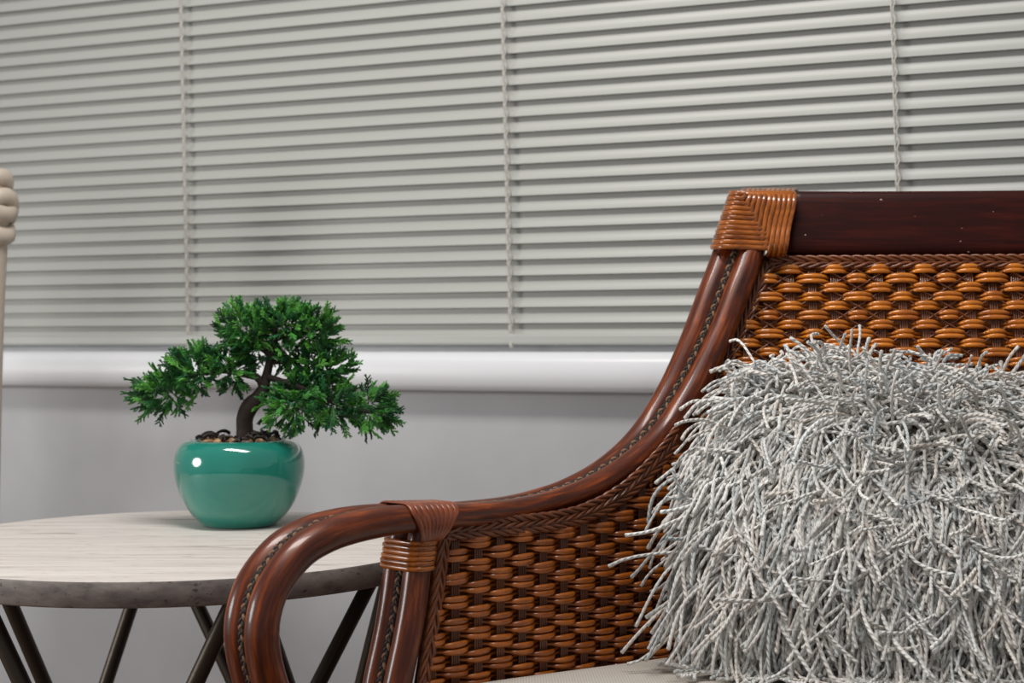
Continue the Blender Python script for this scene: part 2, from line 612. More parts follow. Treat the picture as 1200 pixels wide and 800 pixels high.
def pebble_mesh(name, mat, seed, sx, sy, sz):
    bm = bmesh.new()
    bmesh.ops.create_icosphere(bm, subdivisions=2, radius=1.0)
    r = random.Random(seed)
    ks = [Vector((r.uniform(-1, 1), r.uniform(-1, 1), r.uniform(-1, 1))) for _ in range(4)]
    for v in bm.verts:
        d = 1 + sum(0.10 * math.sin(2.2 * v.co.dot(q) + 3 * q.x) for q in ks)
        v.co = Vector((v.co.x * sx * d, v.co.y * sy * d, v.co.z * sz * d))
    for f in bm.faces:
        f.smooth = True
    me = bpy.data.meshes.new(name)
    bm.to_mesh(me); bm.free()
    me.materials.append(mat)
    return me


peb = [pebble_mesh('pebble', M['pebble'], q, 0.0085, 0.0065, 0.0048) for q in range(3)]
for q in range(26):
    a, r = random.uniform(0, 2 * math.pi), 0.048 * math.sqrt(random.uniform(0.12, 1))
    o = bpy.data.objects.new('pebble', peb[q % 3]); COL.objects.link(o); o.parent = bonsai
    o.location = (r * math.cos(a), r * math.sin(a), soil_z + 0.0055)
    o.rotation_euler = (random.uniform(-0.3, 0.3), random.uniform(-0.3, 0.3), random.uniform(0, 6))
for q in range(46):
    a, r = random.uniform(0, 2 * math.pi), 0.051 * math.sqrt(random.uniform(0.15, 1))
    c = np.array([r * math.cos(a), r * math.sin(a), soil_z + random.uniform(0.007, 0.012)])
    d = np.array([math.cos(a * 3 + q), math.sin(a * 3 + q), random.uniform(-0.2, 0.5)])
    sd = np.cross(d, [0, 0, 1])
    L = random.uniform(0.006, 0.012)
    hh = random.uniform(0.002, 0.006)
    pts = np.array([c - d * L, c - d * L * 0.3 + [0, 0, hh], c + d * L * 0.4 + sd * 0.004 + [0, 0, hh * 0.8], c + d * L + sd * 0.003])
    MB().sweep(smooth_path(pts, 7), np.linspace(0.0026, 0.0014, 7), 0.0012, seg=6).build('bark_chip', M['chip'], bonsai)


def bp(px, py, dy=0.0):
    return np.array([(px - 281) * S, dy, pz(py)])


def limb(pts, name, parent, n=18):
    path = smooth_path(np.array([np.r_[bp(a, b, c), r] for a, b, c, r in pts]), n)
    return MB().sweep(path[:, :3], path[:, 3], seg=10).build(name, M['bark'], parent)


trunk = limb([(287, 528, 0, 0.0125), (287, 512, 0, 0.0108), (287, 496, 0, 0.0108), (293, 482, 0, 0.0112), (303, 472, 0.0, 0.0098), (309, 461, 0, 0.008), (312, 448, 0, 0.0062), (316, 430, 0, 0.0052), (322, 408, 0, 0.0042), (322, 390, 0, 0.003)], 'trunk', bonsai, 40)
for pts in ([(308, 458, 0, 0.0055), (303, 449, 0, 0.005), (290, 445, -0.005, 0.0045), (265, 440, -0.01, 0.004), (235, 443, -0.012, 0.003), (200, 458, -0.012, 0.002)],
            [(318, 422, 0, 0.004), (300, 410, 0, 0.0034), (283, 403, 0, 0.002)],
            [(312, 447, 0, 0.0045), (330, 452, -0.01, 0.004), (360, 462, -0.015, 0.0035), (400, 480, -0.015, 0.0028), (440, 490, -0.012, 0.0018)],
            [(320, 405, 0, 0.0035), (345, 395, 0, 0.003), (375, 392, 0, 0.002)],
            [(318, 430, 0, 0.0035), (345, 430, 0.01, 0.003), (385, 432, 0.015, 0.002)]):
    limb(pts, 'branch', trunk)

LEAF = [np.array(srgb(*c)[:3]) for c in ((34, 92, 36), (48, 116, 46), (66, 138, 54), (26, 72, 32), (96, 166, 66), (38, 104, 58), (78, 148, 48))]


def twig(mb, p, d, L, r, col, bend):
    d = nrm(d)
    pts = np.array([p, p + d * L * 0.5 + bend * 0.25, p + d * L + bend])
    mb.sweep(pts, [r * 0.8, r * 1.05, r * 0.8], seg=4, col=col, cap=False)
    tip = pts[-1]
    mb.sweep(np.array([tip, tip + nrm(d + bend * 8) * r * 1.3]), [r * 0.8, r * 0.1], seg=4, col=col, cap=False)
    return pts


def frond(mb, p, d, L, col):
    d = nrm(d)
    side = nrm(np.cross(d, rng.normal(size=3)))
    nor = np.cross(d, side)
    bend = (nor * rng.uniform(-0.25, 0.25) + side * rng.uniform(-0.15, 0.15)) * L
    path = [p, p + d * L * 0.5 + bend * 0.3, p + d * L + bend]
    mb.sweep(np.array(path), [0.0008, 0.0010, 0.0008], seg=4, col=col * 0.9, cap=False)
    for k_, t in enumerate((0.22, 0.42, 0.6, 0.78, 0.97)):
        q = path[0] * (1 - t) + path[2] * t - (path[0] * 0.5 + path[2] * 0.5 - path[1]) * 4 * t * (1 - t) * 0.5
        sg = 1 if k_ % 2 else -1
        for s_ in ((sg,) if k_ < 1 else (1, -1)):
            dd = d * 0.9 + side * s_ * rng.uniform(0.6, 1.15) + nor * rng.uniform(-0.3, 0.3)
            Lt = L * rng.uniform(0.26, 0.42) * (1.05 - 0.35 * t)
            tp = twig(mb, q, dd, Lt, 0.00098, col * rng.uniform(0.8, 1.25), d * Lt * 0.15)
            if rng.random() < 0.6:
                twig(mb, tp[1], d + side * s_ * 0.15 + nor * rng.uniform(-0.4, 0.4), Lt * 0.55, 0.00092, col * rng.uniform(0.9, 1.5), nor * 0.0005)


PADS = [  # px centre, radii in px, depth offset, count, outward bias (x, z)
    (195, 466, 36, 26, -0.012, 64, (-0.5, 0.0)),
    (232, 440, 34, 28, -0.014, 64, (-0.25, 0.3)),
    (268, 438, 26, 26, 0.0, 40, (-0.1, 0.1)),
    (290, 392, 34, 26, 0.0, 74, (-0.3, 0.5)),
    (335, 385, 34, 22, 0.0, 66, (0.1, 0.5)),
    (372, 396, 26, 20, 0.0, 44, (0.5, 0.3)),
    (376, 436, 36, 24, 0.008, 60, (0.3, 0.3)),
    (345, 478, 34, 30, -0.02, 60, (-0.1, -0.2)),
    (392, 478, 34, 26, -0.012, 60, (0.2, -0.2)),
    (436, 486, 24, 26, -0.01, 52, (0.5, -0.3)),
    (298, 418, 24, 16, 0.01, 26, (-0.2, 0.0)),
    (338, 420, 22, 18, 0.012, 28, (0.1, 0.0)),
    (366, 462, 30, 26, 0.006, 40, (0.0, 0.0)),
]
for (cx, cy, rx, ry, dy, cnt, bias) in PADS:
    mb = MB()
    c = bp(cx, cy, dy)
    rad = np.array([rx * S, 0.036, ry * S])
    for q in range(int(cnt * 1.9)):
        u = nrm(rng.normal(size=3))
        rr = rng.uniform(0.1, 0.78) ** 0.7
        p = c + u * rad * rr
        d = u * 0.9 + np.array([bias[0], -0.15, bias[1] + 0.15]) + rng.normal(size=3) * 0.35
        L = rng.uniform(0.014, 0.023)
        col = LEAF[rng.integers(len(LEAF))] * rng.uniform(0.8, 1.15)
        frond(mb, p, d, L, col)
    tag(mb.build('foliage_pad', M['leaf'], bonsai, colors=True), kind='stuff')

# ------------------------------------------------------------------ rattan armchair
CA = math.radians(6)
E = np.array([math.cos(CA), -math.sin(CA), 0])          # along the chair back, to the right
NB = np.array([math.sin(CA), math.cos(CA), 0])          # towards the wall
LC = np.array([(890 - 600) / F * 1.757, 1.757, 0])
BW = 0.66
MID = LC + E * BW / 2
chair = tag(empty('armchair', (MID[0], MID[1] - 0.25, 0)), 'brown varnished rattan armchair with woven cane arm and back panels', 'armchair')
CH0 = np.array(chair.location)
MIRROR = Matrix.Translation(Vector(MID)) @ Matrix(((1 - 2 * E[0]**2, -2 * E[0] * E[1], 0, 0), (-2 * E[0] * E[1], 1 - 2 * E[1]**2, 0, 0), (0, 0, 1, 0), (0, 0, 0, 1))) @ Matrix.Translation(-Vector(MID))
TO_LOC = Matrix.Translation(-Vector(CH0))
pending = []


def cbuild(mb, name, mat, parent=None, mirror=True):
    """build in world coordinates, then hang under the chair; remember it for the mirrored side"""
    o = mb.build(name, mat, parent or chair)
    o.data.transform(TO_LOC)
    if mirror:
        pending.append((o, parent))
    return o


def offs_dir(t):
    """sideways shift from the inner pole to the outer one; t = 0 top of the back, 1 = arm"""
    a, b = np.array([-0.92, 0.39, 0]), np.array([-0.75, 0.66, 0])
    return nrm(a * (1 - t) + b * t)


INNER = [(895, 236, 1.767, 16.5), (881, 292, 1.745, 16.5), (862, 345, 1.723, 16.5), (840, 400, 1.703, 16), (809, 460, 1.68, 15), (776, 508, 1.655, 14.3), (728, 550, 1.612, 13), (682, 575, 1.575, 12.4), (640, 589, 1.542, 12.2),
         (560, 602, 1.465, 12.2), (500, 606, 1.418, 13.2), (447, 611, 1.385, 15), (408, 619, 1.36, 15.8), (381, 628.5, 1.341, 16), (356, 643, 1.325, 16), (335, 665, 1.31, 16), (318, 692, 1.298, 16), (309.5, 719, 1.292, 16), (307, 746, 1.29, 16),
         (310, 773, 1.291, 16), (317, 800, 1.296, 16), (337, 850, 1.312, 16), (372, 893, 1.338, 15), (425, 925, 1.375, 13)]
inner = smooth_path(np.array([np.r_[P(a, b, c), r / 1000] for a, b, c, r in INNER]), 150)
ip, ir = inner[:, :3], inner[:, 3]
tz = np.clip((0.80 - ip[:, 2]) / 0.17, 0, 1)
tz[np.argmax(tz >= 0.999):] = 1
od = np.array([offs_dir(t) for t in tz])
outer = ip + od * (ir * 1.92)[:, None]
cbuild(MB().sweep(ip, ir, seg=20), 'frame_pole', M['pole'])
cbuild(MB().sweep(outer, ir * 0.95, seg=20), 'frame_pole', M['pole'])


def braid(path_in, path_out, r, name, i0, i1):
    T = tangents(path_in)
    off = path_out - path_in
    b = np.cross(off, T)
    b /= np.linalg.norm(b, axis=1, keepdims=True)
    # nestles in the groove between the two poles
    base = (path_in + path_out) / 2 + b * (r * 0.60)[:, None]
    base = base[i0:i1]; b = b[i0:i1]
    n = 12 * len(base)
    L = np.linalg.norm(np.diff(base, axis=0), axis=1).sum()
    n = int(L / 0.0016)
    bb = smooth_path(np.hstack([base, b]), n)
    ctr, bd = bb[:, :3], bb[:, 3:]
    T = tangents(ctr)
    sd = np.cross(T, bd)
    l = np.linspace(0, L, n)
    root = None
    for q, mt in enumerate(('cord_dark', 'cord_tan', 'cord_dark')):
        ph = l / 0.0185 * 2 * math.pi + q * 2 * math.pi / 3
        path = ctr + sd * (0.0027 * np.sin(ph))[:, None] + bd * (0.0013 * np.sin(2 * ph) + 0.0004)[:, None]
        o = cbuild(MB().sweep(path, 0.0019, seg=6), name if root is None else 'cord_strand', M[mt], root)
        root = root or o


iarm = int(np.argmin(np.linalg.norm(ip - P(515, 605, 1.43), axis=1)))
iarm2 = int(np.argmin(np.linalg.norm(ip - P(440, 611, 1.38), axis=1)))
braid(ip, outer, ir, 'braided_cord', 6, iarm)
braid(ip, outer, ir, 'braided_cord', iarm2, 146)

POST = [(497, 612, 1.424, 13.5), (492, 640, 1.423, 14), (489, 667, 1.421, 14.2), (483.5, 710, 1.414, 14.2), (475.5, 755, 1.406, 14.2), (466, 800, 1.40, 14.2), (455, 870, 1.394, 14.5), (449, 960, 1.392, 14.5), (452, 1130, 1.40, 14.5)]
post = [np.r_[P(a, b, c), r / 1000] for a, b, c, r in POST]
post.append(np.r_[P(458, 1330, 1.405)[:2], 0.008, 0.0145])
post = smooth_path(np.array(post), 70)
pi_, pr = post[:, :3], post[:, 3]
po = pi_ + np.array([-0.75, 0.66, 0]) * (pr * 2.08)[:, None]
cbuild(MB().sweep(pi_, pr, seg=18), 'leg', M['pole'])
cbuild(MB().sweep(po, pr * 0.93, seg=18), 'leg', M['pole'])
braid(pi_, po, pr, 'braided_cord', 3, 40)


def stadium(c1, c2, r, T, n=30):
    """closed loop round two parallel poles, in the plane across T"""
    u = nrm(c2 - c1 - (c2 - c1).dot(T) * T)
    w = np.cross(T, u)
    pts = []
    for a in np.linspace(-math.pi / 2, math.pi / 2, n // 2):
        pts.append(c2 + r * (u * math.cos(a) + w * math.sin(a)))
    for a in np.linspace(math.pi / 2, 3 * math.pi / 2, n // 2):
        pts.append(c1 + r * (u * math.cos(a) + w * math.sin(a)))
    return np.array(pts)


# upper binding: cane strips over the arm, pulled down towards the post
ia = int(np.argmin(np.linalg.norm(ip - P(527, 604, 1.438), axis=1)))
ib = int(np.argmin(np.linalg.norm(ip - P(474, 609, 1.402), axis=1)))
armT = nrm(ip[ib] - ip[ia])
for q in range(9):
    t = q / 8
    f = ia + (ib - ia) * t
    i0 = int(f); fr = f - i0
    c1 = ip[i0] * (1 - fr) + ip[i0 + 1] * fr
    c2 = outer[i0] * (1 - fr) + outer[i0 + 1] * fr
    r = ir[i0]
    loop = stadium(c1, c2, r + 0.0012, armT)
    mid = (ip[ia] * 0.52 + ip[ib] * 0.48)
    for v in loop:
        low = np.clip((c1[2] + 0.006 - v[2]) / (r + 0.006), 0, 1)
        along = (mid - c1).dot(armT)
        v += armT * along * 0.62 * low + np.array([0, 0, -0.010]) * low**1.5
    cbuild(MB().sweep(loop, 0.0035, 0.0012, up=armT, seg=8, closed=True), 'binding_strip', M['binding_red'])
# lower binding round the double post
k0 = int(np.argmin(np.linalg.norm(pi_ - P(492, 633, 1.423), axis=1)))
for q in range(6):
    z = P(492, 634.5, 1.423)[2] - q * 0.0050
    kk = int(np.argmin(abs(pi_[:, 2] - z)))
    w_ = np.array([0, 0, z - pi_[kk][2]])
    loop = stadium(pi_[kk] + w_, po[kk] + w_, pr[kk] + 0.0014, np.array([0, 0, -1.0]))
    cbuild(MB().sweep(loop, 0.0027, 0.0017, up=(0, 0, 1), seg=8, closed=True), 'binding_strip', M['binding'])

# --- corner binding at the top of the back
DB = 1.738
DK = 1.790


def corner_pt(px, py, back=False):
    return P(px, py, DK if back else DB - 0.012 * max(0, (py - 222) / 75.0) + (0 if True else 0))


def quad_edge(py):                                   # left edge of the corner block (px) at row py
    t = (py - 221) / (292 - 221)
    return 861 + (838.5 - 861) * t


mb = MB()
rows = []
for py in np.linspace(223, 291, 8):
    xl, xr = quad_edge(py) + 2, 932 - (py - 221) / 76 * 12
    ring_ = []
    for (xx, bk, ins) in ((xl + 3, False, 1), (xl + 25, False, 0), (xr - 3, False, 0), (xr, False, 1), (xr, True, 0), (xl + 6, True, 0), (xl, True, 0), (xl, False, 1)):
        p = corner_pt(xx, py, bk)
        if ins:
            p = p + np.array([0, 0.004, 0])
        ring_.append(p + (np.array([0, 0.002, 0]) if not bk else 0))
    ring_.append(ring_[0])
    rows.append(ring_)
rows = np.array(rows)
cen0, cen1 = rows[0].mean(0), rows[-1].mean(0)
rows = np.vstack([np.broadcast_to(cen0, rows[:1].shape), rows, np.broadcast_to(cen1, rows[:1].shape)])
cbuild(mb.grid(rows), 'corner_block', M['binding'])
NH = 12
for q in range(NH):                                  # strips round the post, up to the mitre
    py = 226 + (289 - 226) * q / (NH - 1)
    xl = quad_edge(py)
    t = (py - 224) / (292 - 224)
    xd = 868 + (909 - 868) * t + random.uniform(-1, 1)
    pts = [corner_pt(xd, py + 2.0), corner_pt((xl + xd) / 2 + 2, py + 0.6), corner_pt(xl + 6, py), corner_pt(xl + 1.5, py) + [0, 0.006, 0], corner_pt(xl + 0.5, py, True) + [0, -0.006, 0], corner_pt(xl + 6, py, True), corner_pt(xl + 40, py, True)]
    cbuild(MB().sweep(smooth_path(pts, 22), 0.0031, 0.0013, up=(0, 0, 1), seg=8), 'binding_strip', M['binding'])
NV = 11
for q in range(NV):                                  # strips round the rail, right of the mitre
    t = q / (NV - 1)
    xt = 873 + (931.5 - 873) * t
    xb = xt - 12 * (1 if t > 0.5 else 0.55)
    tm = (xt - 868) / 41
    yb = min(296.5, 224 + 68 * tm)
    xb = xt - 12 * (yb - 221) / 76
    if yb < 296:
        pts = [corner_pt(xb, yb)]
    else:
        pts = [corner_pt(xb, 297, True), corner_pt(xb, 298) + [0, 0.008, 0], corner_pt(xb, 295)]
    pts += [corner_pt((xt + xb) / 2, (yb + 224) / 2), corner_pt(xt, 231), corner_pt(xt, 225.5) + [0, 0.005, 0], corner_pt(xt, 222.5) + [0, 0.016, 0], corner_pt(xt, 224, True) + [0, -0.008, 0], corner_pt(xt, 231, True), corner_pt(xt - 5, 262, True)]
    cbuild(MB().sweep(smooth_path(pts, 26), 0.0031, 0.0013, up=E, seg=8), 'binding_strip', M['binding'])

# --- top rail
mb = MB()
npt = 40
rl = []
for q in range(npt):
    s = 0.036 + (BW - 0.072) * q / (npt - 1)
    x = LC + E * s + NB * 0.004
    dip = -0.0035 * math.sin(math.pi * min(1, s / BW)) ** 0.6
    rl.append([x[0], x[1] + 0.004, CAMZ + (408 - 260.5) / F * 1.757 + dip * 1.0 - 0.0005])
vrec = nrm(NB * 0.22 + np.array([0, 0, 1.0]))
cbuild(MB().sweep(np.array(rl), 0.0403, 0.0150, up=vrec, seg=28, sq=5.0), 'top_rail', M['rail'], mirror=False)

# --- back panel
REF = P(910, 305, 1.747)
VB = nrm(NB * 0.30 + np.array([0, 0, 1.0]))
NF = np.cross(E, VB)                                 # towards the camera
if NF[1] > 0:
    NF = -NF


def on_plane(px, py, ref, nor):
    d = P(px, py, 1.0) - np.array([0, 0, CAMZ])
    o = np.array([0, 0, CAMZ])
    return o + d * ((ref - o).dot(nor) / d.dot(nor))


def back_st(px, py):
    p = on_plane(px, py, REF, NF) - REF
    return p.dot(E), -p.dot(VB)


def back_pt(s, t, n=0.0):
    return REF + E * s - VB * t + NF * n


SMID = (MID - REF).dot(E)
lb = np.array([back_st(a, b) for a, b in ((904, 306), (886, 348), (865, 400), (838, 450), (818, 490), (810, 530), (800, 600), (798, 690), (800, 760))])
s_left = lambda t: float(np.interp(t, lb[:, 1], lb[:, 0]))
CP = 0.0265
s_c2, t_r0 = back_st(951.7, 327.5)
RP = 0.01163
T_END = 0.43


def weave_row(pt, s0, s1, cols, over, wid, hN, ra, rb, dt, up, name, mat, mirror):
    """one cane strand: over / under the stakes at cols; dt = offset inside the pair"""
    key = []
    for s, ov, w in zip(cols, over, wid):
        if ov:
            key += [(s - w, -0.35 * hN, 0.50), (s - w * 0.80, 0.42 * hN, 0.78), (s - w * 0.45, 0.95 * hN, 0.96), (s, 1.08 * hN, 1.0), (s + w * 0.45, 0.95 * hN, 0.96), (s + w * 0.80, 0.42 * hN, 0.78), (s + w, -0.35 * hN, 0.50)]
        else:
            key += [(s - 0.0075, -1.05 * hN, 0.46), (s, -1.2 * hN, 0.46), (s + 0.0075, -1.05 * hN, 0.46)]
    key = np.array(sorted(key))
    if len(key) < 3 or s1 - s0 < 0.012:
        return None
    ns = max(6, int((s1 - s0) / 0.0022))
    ss = np.linspace(s0, s1, ns)
    n = np.interp(ss, key[:, 0], key[:, 1]); wv_ = np.interp(ss, key[:, 0], key[:, 2])
    path = np.array([pt(s, dt * (0.55 + 0.45 * w_), z) for s, w_, z in zip(ss, wv_, n)])
    mb = MB().sweep(path, ra * wv_, rb, up=up, seg=8)
    return cbuild(mb, name, mat, mirror=mirror)


nrows = int((T_END - t_r0) / RP)
for j in range(-1, nrows):
    t = t_r0 + j * RP
    cols = np.array([s_c2 + (i - 2) * CP for i in range(-8, 34)])
    idx = np.arange(-8, 34)
    sl = s_left(t) + 0.001
    sr = 2 * SMID - sl
    over, wid = [], []
    for i in idx:
        if j % 2 == 0:
            ov = i % 2 == 0
            wide = ((i // 2) % 2 == 1) == ((j // 2) % 2 == 0)
            w = 0.0182 if wide else 0.0120
        else:
            ov, w = i % 2 == 1, 0.0143
        over.append(ov); wid.append(w)
    for sgn in (-1, 1):
        jit = random.uniform(-0.0004, 0.0004)
        weave_row(lambda s, dt, z, t=t: back_pt(s, t + dt, z), sl, sr, cols, over, wid, 0.0054, 0.0031, 0.0020, sgn * 0.0030 + jit, VB, 'weaver', M['weave'], False)
# stakes: groups of four thin reeds
for i in range(-8, 34):
    s = s_c2 + (i - 2) * CP
    tt = np.linspace(0.006, T_END, 60)
    ok = [t for t in tt if s_left(t) < s < 2 * SMID - s_left(t)]
    if len(ok) < 4:
        continue
    mb = MB()
    for q in range(4):
        mb.sweep(np.array([back_pt(s + (q - 1.5) * 0.00255, t, 0) for t in np.linspace(ok[0], ok[-1], 8)]), 0.00125, seg=6)
    cbuild(mb, 'stake', M['stake'], mirror=False)
# diagonal canes crossing under the wide cane crossings
for sg in (1, -1):
    for m in range(-22, 40):
        # passes (col 2 + 4m', row 0) type points: slope one and a half block pitches per two columns
        sA = s_c2 + m * 4 * CP / 3.0 * 1.0
        pts = []
        for t in np.linspace(0.008, T_END, 90):
            s = s_c2 + m * 4 * CP / 3 * 1.0 + sg * (t - t_r0) * (2 * CP) / (3 * RP)
            if s_left(t) + 0.002 < s < 2 * SMID - s_left(t) - 0.002:
                pts.append(back_pt(s, t, 0.0021 + 0.0006 * sg))
            elif pts:
                break
        if len(pts) > 3:
            cbuild(MB().sweep(np.array([pts[0], *pts[1:-1:4], pts[-1]]), 0.00115, seg=6), 'diagonal_cane', M['trim'], mirror=False)
# outer cane facing of the chair back
V = []
for t in np.linspace(-0.012, T_END, 24):
    a = s_left(t)
    V.append([back_pt(a - 0.016 + (2 * SMID - 2 * a + 0.032) * u, t, -0.014) for u in np.linspace(0, 1, 4)])
cbuild(MB().grid(np.array(V)), 'cane_facing', M['liner'], mirror=False)


def rope(path, name, mat, r, hr, pitch, strands, up, flat=0.7, mirror=True, twist=1):
    L = np.linalg.norm(np.diff(path, axis=0), axis=1).sum()
    n = max(12, int(L / (pitch / 10)))
    pth = smooth_path(path, n)
    T, A, B = frames(pth, up)
    l = np.linspace(0, L, n)
    root = None
    for q in range(strands):
        ph = twist * l / pitch * 2 * math.pi + q * 2 * math.pi / strands
        pp = pth + A * (hr * flat * np.cos(ph))[:, None] + B * (hr * np.sin(ph))[:, None]
        o = cbuild(MB().sweep(pp, r, seg=6), name if root is None else 'trim_strand', mat, root, mirror)
        root = root or o


# trims of the back panel: two twisted ropes side by side read as a plait
for dq, tw in ((-0.0042, 1), (0.0042, -1)):
    a = s_left(0.004)
    rope(np.array([back_pt(s, 0.0035 + dq, 0.003) for s in np.linspace(a, 2 * SMID - a, 40)]), 'trim_plait', M['trim'], 0.0022, 0.0029, 0.042, 3, NF, mirror=False, twist=tw)
    rope(np.array([back_pt(s_left(t) - 0.001 + dq * 0.85, t, 0.003) for t in np.linspace(0.004, T_END, 40)]), 'trim_plait', M['trim'], 0.0021, 0.0028, 0.042, 3, NF, twist=-tw)
rope(np.array([back_pt(s_left(t) - 0.0115, t, 0.001) for t in np.linspace(0.006, T_END, 40)]), 'trim_plait', M['trim'], 0.0021, 0.0028, 0.042, 3, NF)

# --- arm panel
A2 = np.array([-0.0735, 1.4335, 0]); B2 = np.array([0.222, 1.678, 0])
AL = np.linalg.norm(B2 - A2)
AD = (B2 - A2) / AL
AN = np.array([AD[1], -AD[0], 0])                    # into the seat


def arm_sz(px, py):
    p = on_plane(px, py, A2, AN)
    return (p - A2).dot(AD), p[2]


def arm_pt(s, z, n=0.0):
    return A2 + AD * s + np.array([0, 0, z]) + AN * n


tt_ = np.array([arm_sz(a, b) for a, b in ((519, 629), (550, 626.5), (580, 624), (612, 622), (646, 618), (676, 611), (703, 600), (728, 585), (750, 566), (772, 543), (790, 520))])
z_top = lambda s: float(np.interp(s, tt_[:, 0], tt_[:, 1]))
le = np.array([arm_sz(a, b) for a, b in ((518, 630), (513, 670), (507, 715), (499, 765), (492, 810), (486, 860))])[::-1]
s_lft = lambda z: float(np.interp(z, le[:, 1], le[:, 0]))
ca0 = arm_sz(533.5, 690)[0]
ACP = (arm_sz(773.5, 690)[0] - ca0) / 10
z_r0 = arm_sz(533.5, 677)[1]
Z_BOT = 0.405
for j in range(-26, 30):
    z = z_r0 - j * RP
    if z < Z_BOT:
        continue
    ss = np.linspace(s_lft(z) + 0.004, AL, 200)
    ok = ss[[z < z_top(s) - 0.007 for s in ss]]
    if len(ok) < 12:
        continue
    idx = np.arange(-3, 14)
    cols = ca0 + idx * ACP
    over = [(i + j) % 2 == 0 for i in idx]
    for sgn in (-1, 1):
        jit = random.uniform(-0.0006, 0.0006)
        weave_row(lambda s, dt, n, z=z: arm_pt(s, z - dt + 0.0006 * math.sin(s * 60 + z * 90), n), ok[0], ok[-1], cols, over, [0.0156] * len(idx), 0.0054, 0.0034, 0.0021, sgn * 0.0033 + jit, np.array([0, 0, 1.0]), 'weaver', M['weave_arm'], True)
for i in range(-3, 14):
    s = ca0 + i * ACP
    zt = z_top(s) - 0.003
    zz = [z for z in np.linspace(zt, Z_BOT, 40) if s > s_lft(z) + 0.003 and s < AL]
    if len(zz) < 3:
        continue
    mb = MB()
    for q in range(4):
        mb.sweep(np.array([arm_pt(s + (q - 1.5) * 0.0027, z, 0) for z in np.linspace(zz[0], zz[-1], 6)]), 0.00125, seg=6)
    cbuild(mb, 'stake', M['stake'])
sA = np.linspace(tt_[0, 0], min(AL, tt_[-1, 0]), 40)
for dq, tw in ((-0.0030, 1), (0.0045, -1), (0.0105, 1)):
    rope(np.array([arm_pt(s, z_top(s) + 0.0035 + dq * (1 + 1.0 * max(0, s / AL - 0.45)), 0.004) for s in sA]), 'trim_plait', M['trim'], 0.0022, 0.0026, 0.042, 3, AN, twist=tw)
for dq, tw in ((-0.0038, 1), (0.0038, -1)):
    rope(np.array([arm_pt(s_lft(z) + dq * 0.9, z, 0.004) for z in np.linspace(z_top(0) + 0.004, Z_BOT, 30)]), 'trim_plait', M['trim'], 0.0021, 0.0026, 0.042, 3, AN, twist=tw)
# outer cane facing of the arm, in the colour of the cane
V = []
for t in np.linspace(0, 1, 30):
    s_ = tt_[0, 0] * (1 - t) + AL * t
    V.append([arm_pt(s_ + (s_lft(z) - s_lft(0.6)) * (1 - t), z, -0.013) for z in np.linspace(z_top(s_) + 0.018, Z_BOT, 6)])
cbuild(MB().grid(np.array(V)), 'cane_facing', M['liner'])

# --- seat frame, rear legs
zf = 0.345
corner_bl = B2 + NB * 0.015
for a, b in ((post[:, :3][np.argmin(abs(post[:, 2] - zf))] * [1, 1, 0], corner_bl),):
    cbuild(MB().sweep(np.array([a + (b - a) * t + [0, 0, zf] for t in np.linspace(0, 1, 6)]), 0.016, seg=14), 'seat_rail', M['pole'])
rl_ = np.array([corner_bl + [0, 0, 0.62], corner_bl + [0, 0, 0.40], corner_bl + NB * 0.02 + [0, 0, 0.2], corner_bl + NB * 0.06 + [0, 0, 0.008]])
cbuild(MB().sweep(smooth_path(rl_, 20), 0.0165, seg=14), 'leg', M['pole'])


def mirror_pt(p):
    q = MIRROR @ Vector(p)
    return np.array(q)


fl = post[:, :3][np.argmin(abs(post[:, 2] - zf))].copy(); fl[2] = zf
fr_ = mirror_pt(fl)
cbuild(MB().sweep(np.array([fl + (fr_ - fl) * t for t in np.linspace(0, 1, 8)]), 0.016, seg=14), 'seat_rail', M['pole'], mirror=False)
bl = corner_bl + [0, 0, zf]; br = mirror_pt(bl)
cbuild(MB().sweep(np.array([bl + (br - bl) * t for t in np.linspace(0, 1, 8)]), 0.016, seg=14), 'seat_rail', M['pole'], mirror=False)

# --- seat cushion (its own thing, lies on the seat)
SEAT_Z = 0.437
o1 = A2 + AD * -0.012 + AN * 0.011
o2 = B2 + AN * 0.013 - NB * 0.01
o0 = o1 + np.array([-0.015, -0.085, 0])
left = [o0, o1, o1 * 0.5 + o2 * 0.5, o2]
out = [*left, *[mirror_pt(p) for p in left[::-1]]]
out.append(out[0])
dense = []
for a, b in zip(out[:-1], out[1:]):
    n_ = max(2, int(np.linalg.norm(b - a) / 0.02))
    dense += [a + (b - a) * q / n_ for q in range(n_)]
dense = np.array(dense)
cen = dense.mean(0)
for _ in range(4):
    dense = (np.roll(dense, 1, 0) + 2 * dense + np.roll(dense, -1, 0)) / 4
rows = []
for ins, z in ((0.04, 0.362), (0.008, 0.364), (0.0, 0.376), (0.0, 0.418), (0.003, 0.427), (0.010, 0.4345), (0.024, 0.4385), (0.06, 0.441), (0.15, 0.443), (0.35, 0.444)):
    d = dense - cen
    ln = np.linalg.norm(d, axis=1, keepdims=True)
    r_ = cen + d * (1 - ins / ln)
    r_[:, 2] = z - 0.002 + 0.055 * (1.53 - r_[:, 1])
    rows.append(np.vstack([r_, r_[:1]]))
c_ = np.broadcast_to(cen + [0, 0, 0.442 + 0.055 * (1.53 - cen[1])], rows[0].shape)
seat = MB().grid(np.array(rows + [c_])).build('seat_cushion', M['canvas'])
tag(seat, 'flat pale beige canvas seat cushion under the shaggy pillow in the armchair', 'cushion')

# mirrored right arm of the chair
made = {}
for o, par in pending:
    me = o.data.copy()
    me.transform(TO_LOC @ MIRROR @ TO_LOC.inverted())
    me.flip_normals()
    c = bpy.data.objects.new(o.name.split('.')[0], me)
    COL.objects.link(c)
    c.parent = made.get(par, chair) if par else chair
    made[o] = c

